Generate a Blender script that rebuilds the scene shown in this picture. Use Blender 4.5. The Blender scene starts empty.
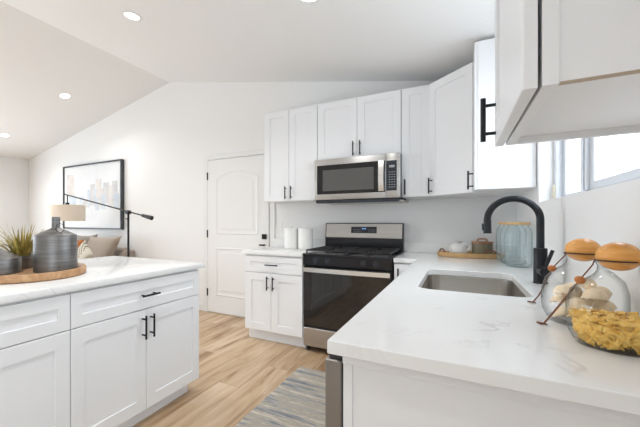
import bpy, bmesh, math, random
from mathutils import Vector, Matrix
random.seed(7)
C = bpy.context.scene.collection
PI = math.pi

# ------------------------------------------------------------------ camera
cam = bpy.data.objects.new('camera', bpy.data.cameras.new('camera'))
C.objects.link(cam)
cam.location = (0, 0, 1.195)
cam.rotation_euler = (PI/2, 0, 0.55408)
cam.data.sensor_width = 36.0
cam.data.lens = 353.3/640*36
cam.data.shift_x = (320-240)/640
cam.data.shift_y = (221.6-213.5)/640
cam.data.clip_start = 0.02
bpy.context.scene.camera = cam

# ------------------------------------------------------------------ daylight, exposure
W = bpy.data.worlds.new('world'); bpy.context.scene.world = W
W.use_nodes = True
bg = W.node_tree.nodes['Background']
bg.inputs[0].default_value = (0.82, 0.91, 1.0, 1)
bg.inputs[1].default_value = 4.6
vs = bpy.context.scene.view_settings
vs.view_transform = 'Standard'; vs.look = 'None'; vs.gamma = 1.0; vs.use_curve_mapping = False
bpy.context.scene.cycles.transparent_max_bounces = 32
vs.exposure = 0.44
LAMP_W = 6.0

def portal(loc, rot, sx, sy):
    l = bpy.data.lights.new('window_portal', 'AREA'); l.shape = 'RECTANGLE'; l.size = sx; l.size_y = sy
    l.cycles.is_portal = True
    o = bpy.data.objects.new('window_portal', l); C.objects.link(o); o.location = loc; o.rotation_euler = rot
portal((0.60, 2.1, 1.75), (0, PI/2, 0), 0.9, 1.5)            # over the sink (light enters towards -X)
portal((-7.42, 0.6, 1.1), (0, -PI/2, 0), 2.2, 3.6)           # living room glazing on the left
portal((0.60, -1.55, 1.175), (0, PI/2, 0), 1.65, 1.3)            # unseen opening behind the camera, added to light the island fronts

# ------------------------------------------------------------------ materials
def mat(name, col, rough=0.5, metal=0.0, spec=0.5, noise=None, bump=None, coat=0.0, trans=0.0, ior=1.45, sheen=0.0):
    m = bpy.data.materials.new(name); m.use_nodes = True
    nt = m.node_tree; b = nt.nodes['Principled BSDF']
    b.inputs['Base Color'].default_value = (*col, 1)
    b.inputs['Roughness'].default_value = rough
    b.inputs['Metallic'].default_value = metal
    b.inputs['Specular IOR Level'].default_value = spec
    b.inputs['Coat Weight'].default_value = coat
    b.inputs['Transmission Weight'].default_value = trans
    b.inputs['IOR'].default_value = ior
    b.inputs['Sheen Weight'].default_value = sheen
    if noise or bump:
        tc = nt.nodes.new('ShaderNodeTexCoord')
    if noise:      # (scale xyz, colour2, detail, lo, hi)
        sc, c2, det, lo, hi = noise
        mp = nt.nodes.new('ShaderNodeMapping'); mp.inputs['Scale'].default_value = sc
        nz = nt.nodes.new('ShaderNodeTexNoise'); nz.inputs['Detail'].default_value = det; nz.inputs['Scale'].default_value = 1
        rp = nt.nodes.new('ShaderNodeValToRGB')
        rp.color_ramp.elements[0].position = lo; rp.color_ramp.elements[0].color = (*col, 1)
        rp.color_ramp.elements[1].position = hi; rp.color_ramp.elements[1].color = (*c2, 1)
        L = nt.links.new
        L(tc.outputs['Object'], mp.inputs[0]); L(mp.outputs[0], nz.inputs['Vector']); L(nz.outputs[0], rp.inputs[0]); L(rp.outputs[0], b.inputs['Base Color'])
    if bump:       # (scale xyz, strength, distance)
        sc, st, di = bump
        mp = nt.nodes.new('ShaderNodeMapping'); mp.inputs['Scale'].default_value = sc
        nz = nt.nodes.new('ShaderNodeTexNoise'); nz.inputs['Detail'].default_value = 3; nz.inputs['Scale'].default_value = 1
        bp = nt.nodes.new('ShaderNodeBump'); bp.inputs['Strength'].default_value = st; bp.inputs['Distance'].default_value = di
        L = nt.links.new
        L(tc.outputs['Object'], mp.inputs[0]); L(mp.outputs[0], nz.inputs['Vector']); L(nz.outputs[0], bp.inputs['Height']); L(bp.outputs[0], b.inputs['Normal'])
    return m

M = {}
M['wall'] = mat('wall_paint', (0.86, 0.855, 0.845), 0.65, bump=((60, 60, 60), 0.12, 0.003))
M['ceiling'] = mat('ceiling_paint', (0.85, 0.845, 0.835), 0.8, bump=((45, 45, 45), 0.35, 0.006))
M['trim'] = mat('trim_paint', (0.82, 0.82, 0.81), 0.35)
M['door'] = mat('door_paint', (0.84, 0.835, 0.825), 0.4)
M['cab'] = mat('cabinet_paint', (0.85, 0.855, 0.865), 0.32)
M['raw'] = mat('raw_board_edge', (0.50, 0.41, 0.32), 0.7)
M['black'] = mat('matte_black_metal', (0.012, 0.012, 0.013), 0.42, 0.3)
M['faucet'] = mat('faucet_black', (0.016, 0.018, 0.021), 0.33, 0.4)
M['steel'] = mat('brushed_steel', (0.53, 0.52, 0.50), 0.36, 1.0, noise=((2, 2, 160), (0.45, 0.44, 0.425), 4, 0.35, 0.65))
M['steel_sink'] = mat('sink_steel', (0.44, 0.415, 0.375), 0.26, 1.0)
M['steel_bright'] = mat('polished_handle_steel', (0.78, 0.77, 0.75), 0.22, 1.0)
M['enamel'] = mat('black_enamel', (0.012, 0.013, 0.016), 0.16)
M['iron'] = mat('cast_iron', (0.020, 0.020, 0.022), 0.5)
M['darkglass'] = mat('oven_glass', (0.012, 0.011, 0.011), 0.04, spec=0.7, ior=1.52)
M['mwframe'] = mat('microwave_black_glass', (0.010, 0.010, 0.010), 0.08, spec=0.5)
M['mwglass'] = mat('microwave_window', (0.085, 0.083, 0.078), 0.12, spec=0.7)
M['plastic'] = mat('dark_panel', (0.03, 0.034, 0.042), 0.25)
M['key'] = mat('key_print', (0.35, 0.36, 0.38), 0.5)
M['dwside'] = mat('dishwasher_side', (0.27, 0.255, 0.24), 0.42, 0.7)
M['rubber'] = mat('rubber', (0.02, 0.02, 0.02), 0.8)
M['ceramic'] = mat('white_ceramic', (0.83, 0.82, 0.79), 0.28)
M['zinc'] = mat('aged_zinc', (0.155, 0.153, 0.152), 0.42, 0.8, noise=((5, 5, 130), (0.27, 0.265, 0.258), 6, 0.3, 0.75))
M['woodtray'] = mat('light_wood', (0.42, 0.22, 0.10), 0.5, noise=((6, 40, 30), (0.58, 0.36, 0.19), 5, 0.35, 0.7))
M['acacia'] = mat('acacia_wood', (0.56, 0.34, 0.15), 0.45, noise=((8, 60, 60), (0.68, 0.46, 0.22), 4, 0.35, 0.7))
M['knobwood'] = mat('orange_beech', (0.70, 0.29, 0.055), 0.26, noise=((10, 10, 70), (0.84, 0.42, 0.12), 4, 0.35, 0.7))
M['bead'] = mat('stained_bead', (0.50, 0.17, 0.04), 0.35)
M['leather'] = mat('brown_leather', (0.20, 0.075, 0.035), 0.6)
M['cord'] = mat('dark_cord', (0.03, 0.015, 0.01), 0.6)
M['pasta'] = mat('bow_tie_pasta', (0.94, 0.54, 0.09), 0.45, noise=((90, 90, 90), (0.96, 0.66, 0.17), 2, 0.3, 0.7))
M['shell'] = mat('pale_shell_pasta', (0.92, 0.73, 0.48), 0.4, noise=((60, 60, 60), (0.94, 0.80, 0.60), 2, 0.3, 0.7))
M['smoke'] = mat('olive_glass', (0.20, 0.175, 0.11), 0.12, spec=0.6)
M['linen'] = mat('linen_shade', (0.84, 0.74, 0.62), 0.9, bump=((300, 300, 300), 0.2, 0.002))
M['sofa'] = mat('sofa_fabric', (0.33, 0.27, 0.22), 0.95, sheen=0.3, bump=((150, 150, 150), 0.3, 0.003))
M['tan'] = mat('tan_pillow', (0.36, 0.295, 0.235), 0.95, sheen=0.3, bump=((150, 150, 150), 0.3, 0.003))
M['taupe'] = mat('taupe_pillow', (0.25, 0.21, 0.17), 0.95, sheen=0.3)
M['rust'] = mat('rust_pillow', (0.40, 0.14, 0.04), 0.9)
M['cream'] = mat('patterned_pillow', (0.62, 0.57, 0.48), 0.95)
M['pattern'] = mat('pillow_pattern', (0.22, 0.20, 0.15), 0.95)
M['frame'] = mat('picture_frame', (0.045, 0.05, 0.056), 0.35, noise=((3, 3, 3), (0.06, 0.065, 0.072), 2, 0.4, 0.6))
M['canvas'] = mat('canvas_white', (0.76, 0.77, 0.77), 0.8, noise=((2.5, 2.5, 2.5), (0.69, 0.705, 0.71), 4, 0.35, 0.7))
M['paintblue'] = mat('canvas_blue', (0.52, 0.58, 0.64), 0.8, noise=((9, 9, 9), (0.64, 0.68, 0.71), 4, 0.35, 0.65))
M['paintgrey'] = mat('canvas_grey', (0.54, 0.53, 0.53), 0.8, noise=((9, 9, 9), (0.66, 0.65, 0.64), 4, 0.35, 0.65))
M['paintpink'] = mat('canvas_rose', (0.63, 0.585, 0.565), 0.8, noise=((9, 9, 9), (0.70, 0.67, 0.64), 4, 0.35, 0.65))
M['leaf'] = mat('grass_leaf', (0.26, 0.20, 0.03), 0.45, noise=((25, 25, 25), (0.58, 0.47, 0.15), 3, 0.35, 0.7))
M['vinyl'] = mat('window_vinyl', (0.66, 0.68, 0.715), 0.35)
M['walnut'] = mat('reddish_wood', (0.30, 0.145, 0.075), 0.45, noise=((10, 60, 60), (0.40, 0.21, 0.12), 4, 0.35, 0.7))
M['latch'] = mat('beige_latch', (0.60, 0.53, 0.40), 0.5)
M['outlet'] = mat('outlet_plastic', (0.86, 0.85, 0.83), 0.4)

def emit(name, col, s):
    m = bpy.data.materials.new(name); m.use_nodes = True
    nt = m.node_tree; nt.nodes.clear()
    e = nt.nodes.new('ShaderNodeEmission'); o = nt.nodes.new('ShaderNodeOutputMaterial')
    e.inputs[0].default_value = (*col, 1); e.inputs[1].default_value = s
    nt.links.new(e.outputs[0], o.inputs[0]); return m
M['led'] = emit('led_disc', (1.0, 0.98, 0.95), 6.0)
M['digits'] = emit('clock_digits', (0.22, 0.48, 1.0), 1.2)

def thin_glass():
    m = bpy.data.materials.new('window_pane_glass'); m.use_nodes = True
    nt = m.node_tree; nt.nodes.clear(); L = nt.links.new
    o = nt.nodes.new('ShaderNodeOutputMaterial'); mx = nt.nodes.new('ShaderNodeMixShader')
    t = nt.nodes.new('ShaderNodeBsdfTransparent'); g = nt.nodes.new('ShaderNodeBsdfGlossy'); g.inputs['Roughness'].default_value = 0.02
    mx.inputs[0].default_value = 0.06
    L(t.outputs[0], mx.inputs[1]); L(g.outputs[0], mx.inputs[2]); L(mx.outputs[0], o.inputs[0]); return m
M['pane'] = thin_glass()

def jar_glass(name, face, edge, dif=0.0, ripple=0.0):
    # thin blown glass: clear when seen square on, denser towards its edges, with a sharp surface reflection
    m = bpy.data.materials.new(name); m.use_nodes = True
    nt = m.node_tree; nt.nodes.clear(); L = nt.links.new; N = nt.nodes.new
    o = N('ShaderNodeOutputMaterial'); t = N('ShaderNodeBsdfTransparent'); g = N('ShaderNodeBsdfGlossy'); g.inputs['Roughness'].default_value = 0.015
    lw = N('ShaderNodeLayerWeight'); lw.inputs['Blend'].default_value = 0.5
    rp = N('ShaderNodeValToRGB'); rp.color_ramp.elements[0].position = 0.42; rp.color_ramp.elements[0].color = (*face, 1); rp.color_ramp.elements[1].color = (*edge, 1)
    pw = N('ShaderNodeMath'); pw.operation = 'POWER'; pw.inputs[1].default_value = 3.5; L(lw.outputs['Facing'], pw.inputs[0])
    fr = N('ShaderNodeMath'); fr.operation = 'MULTIPLY_ADD'; fr.inputs[1].default_value = 0.55; fr.inputs[2].default_value = 0.035; L(pw.outputs[0], fr.inputs[0])
    L(lw.outputs['Facing'], rp.inputs[0]); L(rp.outputs[0], t.inputs[0])
    base = t.outputs[0]
    if dif:
        tr = N('ShaderNodeBsdfDiffuse'); tr.inputs[0].default_value = (0.80, 0.88, 0.90, 1)
        mx0 = N('ShaderNodeMixShader'); mx0.inputs[0].default_value = dif; L(base, mx0.inputs[1]); L(tr.outputs[0], mx0.inputs[2]); base = mx0.outputs[0]
    mx = N('ShaderNodeMixShader'); L(fr.outputs[0], mx.inputs[0]); L(base, mx.inputs[1]); L(g.outputs[0], mx.inputs[2]); L(mx.outputs[0], o.inputs[0])
    if ripple:
        tc = N('ShaderNodeTexCoord'); nz = N('ShaderNodeTexNoise'); nz.inputs['Scale'].default_value = 22; bp = N('ShaderNodeBump'); bp.inputs['Strength'].default_value = ripple; bp.inputs['Distance'].default_value = 0.01
        L(tc.outputs['Object'], nz.inputs['Vector']); L(nz.outputs[0], bp.inputs['Height']); L(bp.outputs[0], g.inputs['Normal']); L(bp.outputs[0], lw.inputs['Normal'])
    return m
M['glass'] = jar_glass('clear_glass', (0.985, 0.985, 0.98), (0.50, 0.53, 0.52))
M['baseglass'] = jar_glass('thick_base_glass', (0.98, 0.98, 0.98), (0.86, 0.88, 0.87), ripple=0.3)
M['blueglass'] = jar_glass('bluish_recycled_glass', (0.95, 0.98, 0.985), (0.52, 0.66, 0.70), dif=0.06, ripple=0.35)

def quartz():
    m = mat('white_quartz', (0.85, 0.85, 0.84), 0.16)
    nt = m.node_tree; b = nt.nodes['Principled BSDF']; L = nt.links.new
    tc = nt.nodes.new('ShaderNodeTexCoord')
    nz = nt.nodes.new('ShaderNodeTexNoise'); nz.inputs['Scale'].default_value = 1.7; nz.inputs['Detail'].default_value = 5; nz.inputs['Distortion'].default_value = 1.6
    sub = nt.nodes.new('ShaderNodeMath'); sub.operation = 'SUBTRACT'; sub.inputs[1].default_value = 0.5
    ab = nt.nodes.new('ShaderNodeMath'); ab.operation = 'ABSOLUTE'
    rp = nt.nodes.new('ShaderNodeValToRGB')
    e = rp.color_ramp.elements
    e[0].position = 0.0; e[0].color = (0.66, 0.65, 0.64, 1)
    e[1].position = 0.014; e[1].color = (0.85, 0.85, 0.84, 1)
    n2 = nt.nodes.new('ShaderNodeTexNoise'); n2.inputs['Scale'].default_value = 3.3; n2.inputs['Detail'].default_value = 2
    r2 = nt.nodes.new('ShaderNodeValToRGB'); r2.color_ramp.elements[0].position = 0.47; r2.color_ramp.elements[1].position = 0.68
    mx = nt.nodes.new('ShaderNodeMix'); mx.data_type = 'RGBA'
    mx.inputs['A'].default_value = (0.85, 0.85, 0.84, 1)
    L(tc.outputs['Object'], nz.inputs['Vector']); L(tc.outputs['Object'], n2.inputs['Vector'])
    L(nz.outputs[0], sub.inputs[0]); L(sub.outputs[0], ab.inputs[0]); L(ab.outputs[0], rp.inputs[0])
    L(n2.outputs[0], r2.inputs[0]); L(r2.outputs[0], mx.inputs['Factor']); L(rp.outputs[0], mx.inputs['B'])
    L(mx.outputs['Result'], b.inputs['Base Color'])
    return m
M['quartz'] = quartz()

def planks():
    m = mat('oak_vinyl_planks', (0.6, 0.42, 0.26), 0.42)
    nt = m.node_tree; b = nt.nodes['Principled BSDF']; L = nt.links.new
    tc = nt.nodes.new('ShaderNodeTexCoord')
    rot = nt.nodes.new('ShaderNodeMapping'); rot.inputs['Rotation'].default_value = (0, 0, PI/2); rot.inputs['Location'].default_value = (0.35, 0.06, 0)
    br = nt.nodes.new('ShaderNodeTexBrick')
    br.offset = 0.37; br.offset_frequency = 2
    br.inputs['Scale'].default_value = 1.0; br.inputs['Brick Width'].default_value = 1.22; br.inputs['Row Height'].default_value = 0.18
    br.inputs['Mortar Size'].default_value = 0.0012; br.inputs['Mortar Smooth'].default_value = 0.3; br.inputs['Bias'].default_value = 0.0
    br.inputs['Color1'].default_value = (0, 0, 0, 1); br.inputs['Color2'].default_value = (1, 1, 1, 1); br.inputs['Mortar'].default_value = (0.5, 0.5, 0.5, 1)
    L(tc.outputs['Object'], rot.inputs[0]); L(rot.outputs[0], br.inputs['Vector'])
    # grain offset per plank
    cmb = nt.nodes.new('ShaderNodeVectorMath'); cmb.operation = 'MULTIPLY_ADD'
    cmb.inputs[1].default_value = (7, 13, 3)
    L(br.outputs['Color'], cmb.inputs[0]); L(tc.outputs['Object'], cmb.inputs[2])
    mp = nt.nodes.new('ShaderNodeMapping'); mp.inputs['Scale'].default_value = (9, 1.1, 1)
    L(cmb.outputs[0], mp.inputs[0])
    nz = nt.nodes.new('ShaderNodeTexNoise'); nz.inputs['Scale'].default_value = 1.0; nz.inputs['Detail'].default_value = 7; nz.inputs['Roughness'].default_value = 0.6; nz.inputs['Distortion'].default_value = 0.9
    L(mp.outputs[0], nz.inputs['Vector'])
    rp = nt.nodes.new('ShaderNodeValToRGB'); e = rp.color_ramp.elements
    e[0].position = 0.33; e[0].color = (0.32, 0.19, 0.10, 1)
    e[1].position = 0.68; e[1].color = (0.66, 0.535, 0.395, 1)
    k = e.new(0.48); k.color = (0.54, 0.395, 0.25, 1)
    L(nz.outputs[0], rp.inputs[0])
    tint = nt.nodes.new('ShaderNodeMix'); tint.data_type = 'RGBA'; tint.blend_type = 'MULTIPLY'; tint.inputs['Factor'].default_value = 1
    trp = nt.nodes.new('ShaderNodeValToRGB'); trp.color_ramp.elements[0].color = (0.80, 0.72, 0.64, 1); trp.color_ramp.elements[1].color = (1.08, 1.06, 1.04, 1)
    L(br.outputs['Color'], trp.inputs[0]); L(rp.outputs[0], tint.inputs['A']); L(trp.outputs[0], tint.inputs['B'])
    seam = nt.nodes.new('ShaderNodeMix'); seam.data_type = 'RGBA'; seam.inputs['B'].default_value = (0.20, 0.13, 0.08, 1)
    sm = nt.nodes.new('ShaderNodeMath'); sm.operation = 'MULTIPLY'; sm.inputs[1].default_value = 0.75
    L(br.outputs['Fac'], sm.inputs[0]); L(sm.outputs[0], seam.inputs['Factor'])
    L(tint.outputs['Result'], seam.inputs['A']); L(seam.outputs['Result'], b.inputs['Base Color'])
    return m
M['planks'] = planks()

def rugmat():
    m = mat('woven_rug', (0.6, 0.55, 0.48), 0.95)
    nt = m.node_tree; b = nt.nodes['Principled BSDF']; L = nt.links.new
    tc = nt.nodes.new('ShaderNodeTexCoord')
    mp = nt.nodes.new('ShaderNodeMapping'); mp.inputs['Scale'].default_value = (11, 120, 1)
    nz = nt.nodes.new('ShaderNodeTexNoise'); nz.inputs['Scale'].default_value = 1; nz.inputs['Detail'].default_value = 5; nz.inputs['Roughness'].default_value = 0.7
    mp2 = nt.nodes.new('ShaderNodeMapping'); mp2.inputs['Scale'].default_value = (2.2, 24, 1)
    n2 = nt.nodes.new('ShaderNodeTexNoise'); n2.inputs['Scale'].default_value = 1; n2.inputs['Detail'].default_value = 2
    ad = nt.nodes.new('ShaderNodeMath'); ad.operation = 'ADD'
    hf = nt.nodes.new('ShaderNodeMath'); hf.operation = 'MULTIPLY'; hf.inputs[1].default_value = 0.5
    L(tc.outputs['Object'], mp.inputs[0]); L(mp.outputs[0], nz.inputs['Vector'])
    L(tc.outputs['Object'], mp2.inputs[0]); L(mp2.outputs[0], n2.inputs['Vector'])
    L(nz.outputs[0], ad.inputs[0]); L(n2.outputs[0], ad.inputs[1]); L(ad.outputs[0], hf.inputs[0])
    rp = nt.nodes.new('ShaderNodeValToRGB'); e = rp.color_ramp.elements
    e[0].position = 0.36; e[0].color = (0.16, 0.175, 0.21, 1)
    e[1].position = 0.64; e[1].color = (0.66, 0.61, 0.53, 1)
    for p, c in ((0.43, (0.27, 0.285, 0.30)), (0.48, (0.47, 0.435, 0.38)), (0.53, (0.36, 0.315, 0.25)), (0.57, (0.54, 0.50, 0.43))):
        k = e.new(p); k.color = (*c, 1)
    L(hf.outputs[0], rp.inputs[0]); L(rp.outputs[0], b.inputs['Base Color'])
    bp = nt.nodes.new('ShaderNodeBump'); bp.inputs['Strength'].default_value = 0.5; bp.inputs['Distance'].default_value = 0.004
    wv = nt.nodes.new('ShaderNodeTexWave'); wv.bands_direction = 'Y'; wv.inputs['Scale'].default_value = 38; wv.inputs['Distortion'].default_value = 1.5
    L(tc.outputs['Object'], wv.inputs['Vector']); L(wv.outputs[0], bp.inputs['Height']); L(bp.outputs[0], b.inputs['Normal'])
    return m
M['rug'] = rugmat()

# ------------------------------------------------------------------ helpers
ORG = {}
def thing(name, loc, label, cat, group=None):
    o = bpy.data.objects.new(name, None); C.objects.link(o)
    o.empty_display_size = 0.05; o.location = loc
    o['label'] = label; o['category'] = cat
    if group: o['group'] = group
    ORG[o.name] = Vector(loc); return o
def tag(o, label, cat, group=None, kind=None):
    o['label'] = label; o['category'] = cat
    if group: o['group'] = group
    if kind: o['kind'] = kind
    return o
def copy_tree(o, parent=None):
    c = o.copy(); C.objects.link(c)
    if parent: c.parent = parent
    for ch in list(o.children): copy_tree(ch, c)
    return c

class MB:
    def __init__(s): s.bm = bmesh.new(); s.smooth = False
    def box(s, x0, x1, y0, y1, z0, z1, bev=0.0, mi=0, seg=1):
        r = bmesh.ops.create_cube(s.bm, size=1)
        v = r['verts']
        for q in v:
            q.co = Vector(((x0+x1)/2+q.co.x*(x1-x0), (y0+y1)/2+q.co.y*(y1-y0), (z0+z1)/2+q.co.z*(z1-z0)))
        fs = set(f for q in v for f in q.link_faces)
        if bev:
            ed = list(set(e for q in v for e in q.link_edges))
            rr = bmesh.ops.bevel(s.bm, geom=ed, offset=bev, segments=seg, affect='EDGES', profile=0.5)
            fs = set(f for q in rr['verts'] for f in q.link_faces) | set(f for f in fs if f.is_valid)
            if seg > 1: s.smooth = True
        for f in fs:
            if f.is_valid: f.material_index = mi
        return s
    def obox(s, O, U, V, N, w, h, t, bev=0.0, mi=0):      # oriented box: O corner, unit axes
        O, U, V, N = map(Vector, (O, U, V, N))
        n0 = len(s.bm.verts); s.box(0, w, 0, h, 0, t, bev, mi)
        s.bm.verts.ensure_lookup_table()
        for q in list(s.bm.verts)[n0:]:
            q.co = O + U*q.co.x + V*q.co.y + N*q.co.z
        return s
    def tube(s, pts, r, seg=12, closed=False, mi=0, cap=True):
        pts = [Vector(p) for p in pts]; n = len(pts)
        rs = r if isinstance(r, (list, tuple)) else [r]*n
        rings = []; up = None
        for i, p in enumerate(pts):
            if closed: t = pts[(i+1) % n]-pts[i-1]
            else: t = pts[min(i+1, n-1)]-pts[max(i-1, 0)]
            t.normalize()
            if up is None:
                a = Vector((0, 0, 1)) if abs(t.z) < 0.9 else Vector((1, 0, 0))
                up = (a - t*a.dot(t)).normalized()
            else:
                up = (up - t*up.dot(t)).normalized()
            b = t.cross(up)
            rings.append([s.bm.verts.new(p + (up*math.cos(k*2*PI/seg)+b*math.sin(k*2*PI/seg))*rs[i]) for k in range(seg)])
        m = n if closed else n-1
        for i in range(m):
            A, B = rings[i], rings[(i+1) % n]
            for k in range(seg):
                f = s.bm.faces.new((A[k], A[(k+1) % seg], B[(k+1) % seg], B[k])); f.material_index = mi
        if not closed and cap:
            f = s.bm.faces.new(rings[0][::-1]); f.material_index = mi
            f = s.bm.faces.new(rings[-1]); f.material_index = mi
        s.smooth = True; return s
    def cyl(s, p0, p1, r, seg=20, mi=0, r1=None):
        return s.tube([p0, p1], [r, r if r1 is None else r1], seg, mi=mi)
    def lathe(s, c, prof, seg=40, mi=0, sx=1.0, sy=1.0):
        rings = []
        for (r, z) in prof:
            if r < 1e-6: rings.append([s.bm.verts.new((c[0], c[1], c[2]+z))])
            else: rings.append([s.bm.verts.new((c[0]+sx*r*math.cos(k*2*PI/seg), c[1]+sy*r*math.sin(k*2*PI/seg), c[2]+z)) for k in range(seg)])
        for A, B in zip(rings, rings[1:]):
            for k in range(seg):
                k2 = (k+1) % seg
                if len(A) == 1 and len(B) == 1: continue
                if len(A) == 1: f = s.bm.faces.new((A[0], B[k2], B[k]))
                elif len(B) == 1: f = s.bm.faces.new((A[k], A[k2], B[0]))
                else: f = s.bm.faces.new((A[k], A[k2], B[k2], B[k]))
                f.material_index = mi
        s.smooth = True; return s
    def prism(s, loop, z0, z1, hole=None, bev=0):
        bm2 = bmesh.new()
        for lp in ([loop] + ([hole] if hole else [])):
            vs_ = [bm2.verts.new((x, y, z1)) for x, y in lp]
            for i in range(len(vs_)): bm2.edges.new((vs_[i], vs_[(i+1) % len(vs_)]))
        bmesh.ops.triangle_fill(bm2, use_beauty=True, use_dissolve=False, edges=list(bm2.edges))
        bmesh.ops.recalc_face_normals(bm2, faces=list(bm2.faces))
        if bm2.faces and list(bm2.faces)[0].normal.z < 0: bmesh.ops.reverse_faces(bm2, faces=list(bm2.faces))
        ext = bmesh.ops.extrude_face_region(bm2, geom=list(bm2.faces))
        for g in ext['geom']:
            if isinstance(g, bmesh.types.BMVert): g.co.z = z0
        bmesh.ops.recalc_face_normals(bm2, faces=list(bm2.faces))
        if bev:
            es = [e for e in bm2.edges if len(e.link_faces) == 2 and e.calc_face_angle(0) > 0.6]
            bmesh.ops.bevel(bm2, geom=es, offset=bev, segments=2, affect='EDGES', profile=0.5)
        me = bpy.data.meshes.new('tmp'); bm2.to_mesh(me); bm2.free()
        s.bm.from_mesh(me); bpy.data.meshes.remove(me); return s
    def shaker(s, O, U, V, N, w, h, th=0.02, st=0.057, rec=0.007, mi=0):
        """door or drawer front: O = lower corner of the back plane, N outward"""
        O, U, V, N = map(Vector, (O, U, V, N)); bv = 0.0018
        def P(a, b, c): return s.bm.verts.new(O+U*a+V*b+N*c)
        def rect(i, c): return [P(i, i, c), P(w-i, i, c), P(w-i, h-i, c), P(i, h-i, c)]
        loops = [rect(0, 0), rect(0, th-bv), rect(bv, th), rect(st, th), rect(st+0.002, th-rec)]
        for A, B in zip(loops, loops[1:]):
            for k in range(4):
                s.bm.faces.new((A[k], A[(k+1) % 4], B[(k+1) % 4], B[k])).material_index = mi
        s.bm.faces.new(loops[-1]).material_index = mi; s.bm.faces.new(loops[0][::-1]).material_index = mi
        return s
    def build(s, name, m, parent=None, angle=35):
        bmesh.ops.recalc_face_normals(s.bm, faces=list(s.bm.faces))
        me = bpy.data.meshes.new(name)
        if s.smooth:
            for f in s.bm.faces: f.smooth = True
        if parent is not None: org = ORG[parent.name]
        else:
            xs = [v.co.x for v in s.bm.verts]; ys = [v.co.y for v in s.bm.verts]; zs = [v.co.z for v in s.bm.verts]
            org = Vector(((min(xs)+max(xs))/2, (min(ys)+max(ys))/2, min(zs)))
        for v in s.bm.verts: v.co -= org
        s.bm.to_mesh(me); s.bm.free()
        for q in (m if isinstance(m, (list, tuple)) else [m]): me.materials.append(M[q])
        if s.smooth: me.set_sharp_from_angle(angle=math.radians(angle))
        o = bpy.data.objects.new(name, me); C.objects.link(o)
        if parent is not None: o.parent = parent
        else: o.location = org
        ORG[o.name] = org
        return o
def structure(o): o['kind'] = 'structure'; return o
def bar_handle(p, axis, L, N, name='handle', parent=None, off=0.033, r=0.006):
    p, axis, N = Vector(p), Vector(axis).normalized(), Vector(N).normalized()
    b = MB(); b.cyl(p+N*off-axis*L/2, p+N*off+axis*L/2, r, 12)
    for k in (-1, 1):
        q = p+axis*(L/2-0.022)*k; b.cyl(q-N*0.0005, q+N*off, 0.0048, 10)
    return b.build(name, 'black', parent)
X_, Y_, Z_ = Vector((1, 0, 0)), Vector((0, 1, 0)), Vector((0, 0, 1))

# ------------------------------------------------------------------ room shell
YB, XL, XR, YR = 3.78, -7.30, 0.42, -2.6      # back, left, right and rear wall planes
RX, RZ, SL = -3.518, 3.19, 0.203              # ridge of the vaulted ceiling
def cz(x): return RZ - SL*abs(x-RX)
structure(MB().box(XL-0.15, XR+0.15, YR-0.15, YB+0.15, -0.12, 0.0).build('floor', 'planks'))
def wall_gable(name, y0, y1, holes=()):
    b = MB(); lo = 0.0
    pts = [(XL-0.15, cz(XL-0.15)), (RX, RZ), (XR+0.15, cz(XR+0.15))]
    loop = [(XL-0.15, lo), (XR+0.15, lo), (XR+0.15, cz(XR+0.15)+0.01), (RX, RZ+0.01), (XL-0.15, cz(XL-0.15)+0.01)]
    if holes:
        x0, x1, h = holes
        loop = [(XL-0.15, lo), (x0, lo), (x0, h), (x1, h), (x1, lo)] + loop[1:]
    b.prism(loop, y0, y1)
    for v in b.bm.verts: v.co = Vector((v.co.x, v.co.z, v.co.y))
    return structure(b.build(name, 'wall'))
wall_gable('wall_back', YB, YB+0.15)
wall_gable('wall_rear', YR-0.15, YR)
# left wall with its sliding glass opening out of the frame
b = MB(); h = cz(XL)
for (y0, y1, z0, z1) in ((YR, -1.2, 0, h), (2.4, YB, 0, h), (-1.2, 2.4, 2.2, h)): b.box(XL-0.15, XL, y0, y1, z0, z1)
structure(b.build('wall_left', 'wall'))
# right wall with the window over the sink
WY0, WY1, WZ0, WZ1 = 1.36, 2.815, 1.313, 2.20
b = MB(); h = cz(XR)
for (y0, y1, z0, z1) in ((YR, -2.2, 0, h), (-2.2, -0.9, 0, 0.35), (-2.2, -0.9, 2.0, h), (-0.9, WY0, 0, h), (WY1, YB, 0, h), (WY0, WY1, 0, WZ0), (WY0, WY1, WZ1, h)): b.box(XR, XR+0.15, y0, y1, z0, z1)  # also cuts an unseen opening behind the camera, added for light on the island
structure(b.build('wall_right', 'wall'))
b = MB()
prof = [(XL-0.15, cz(XL-0.15)), (RX, RZ), (XR+0.15, cz(XR+0.15))]
v = b.bm.verts.new
lo0 = [v((x, YR-0.15, z)) for x, z in prof]; lo1 = [v((x, YB+0.15, z)) for x, z in prof]
hi0 = [v((x, YR-0.15, z+0.12)) for x, z in prof]; hi1 = [v((x, YB+0.15, z+0.12)) for x, z in prof]
for i in (0, 1):
    b.bm.faces.new((lo0[i], lo0[i+1], lo1[i+1], lo1[i])); b.bm.faces.new((hi0[i], hi0[i+1], hi1[i+1], hi1[i]))
    for A, B in ((lo0, hi0), (lo1, hi1)): b.bm.faces.new((A[i], A[i+1], B[i+1], B[i]))
for i in (0, 2): b.bm.faces.new((lo0[i], lo1[i], hi1[i], hi0[i]))
structure(b.build('ceiling', 'ceiling'))
structure(MB().box(XL, -2.905, YB-0.014, YB, 0, 0.09, 0.003).build('baseboard_back', 'trim'))
structure(MB().box(XL, XL+0.014, 2.4, YB-0.014, 0, 0.09, 0.003).build('baseboard_left', 'trim'))

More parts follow.
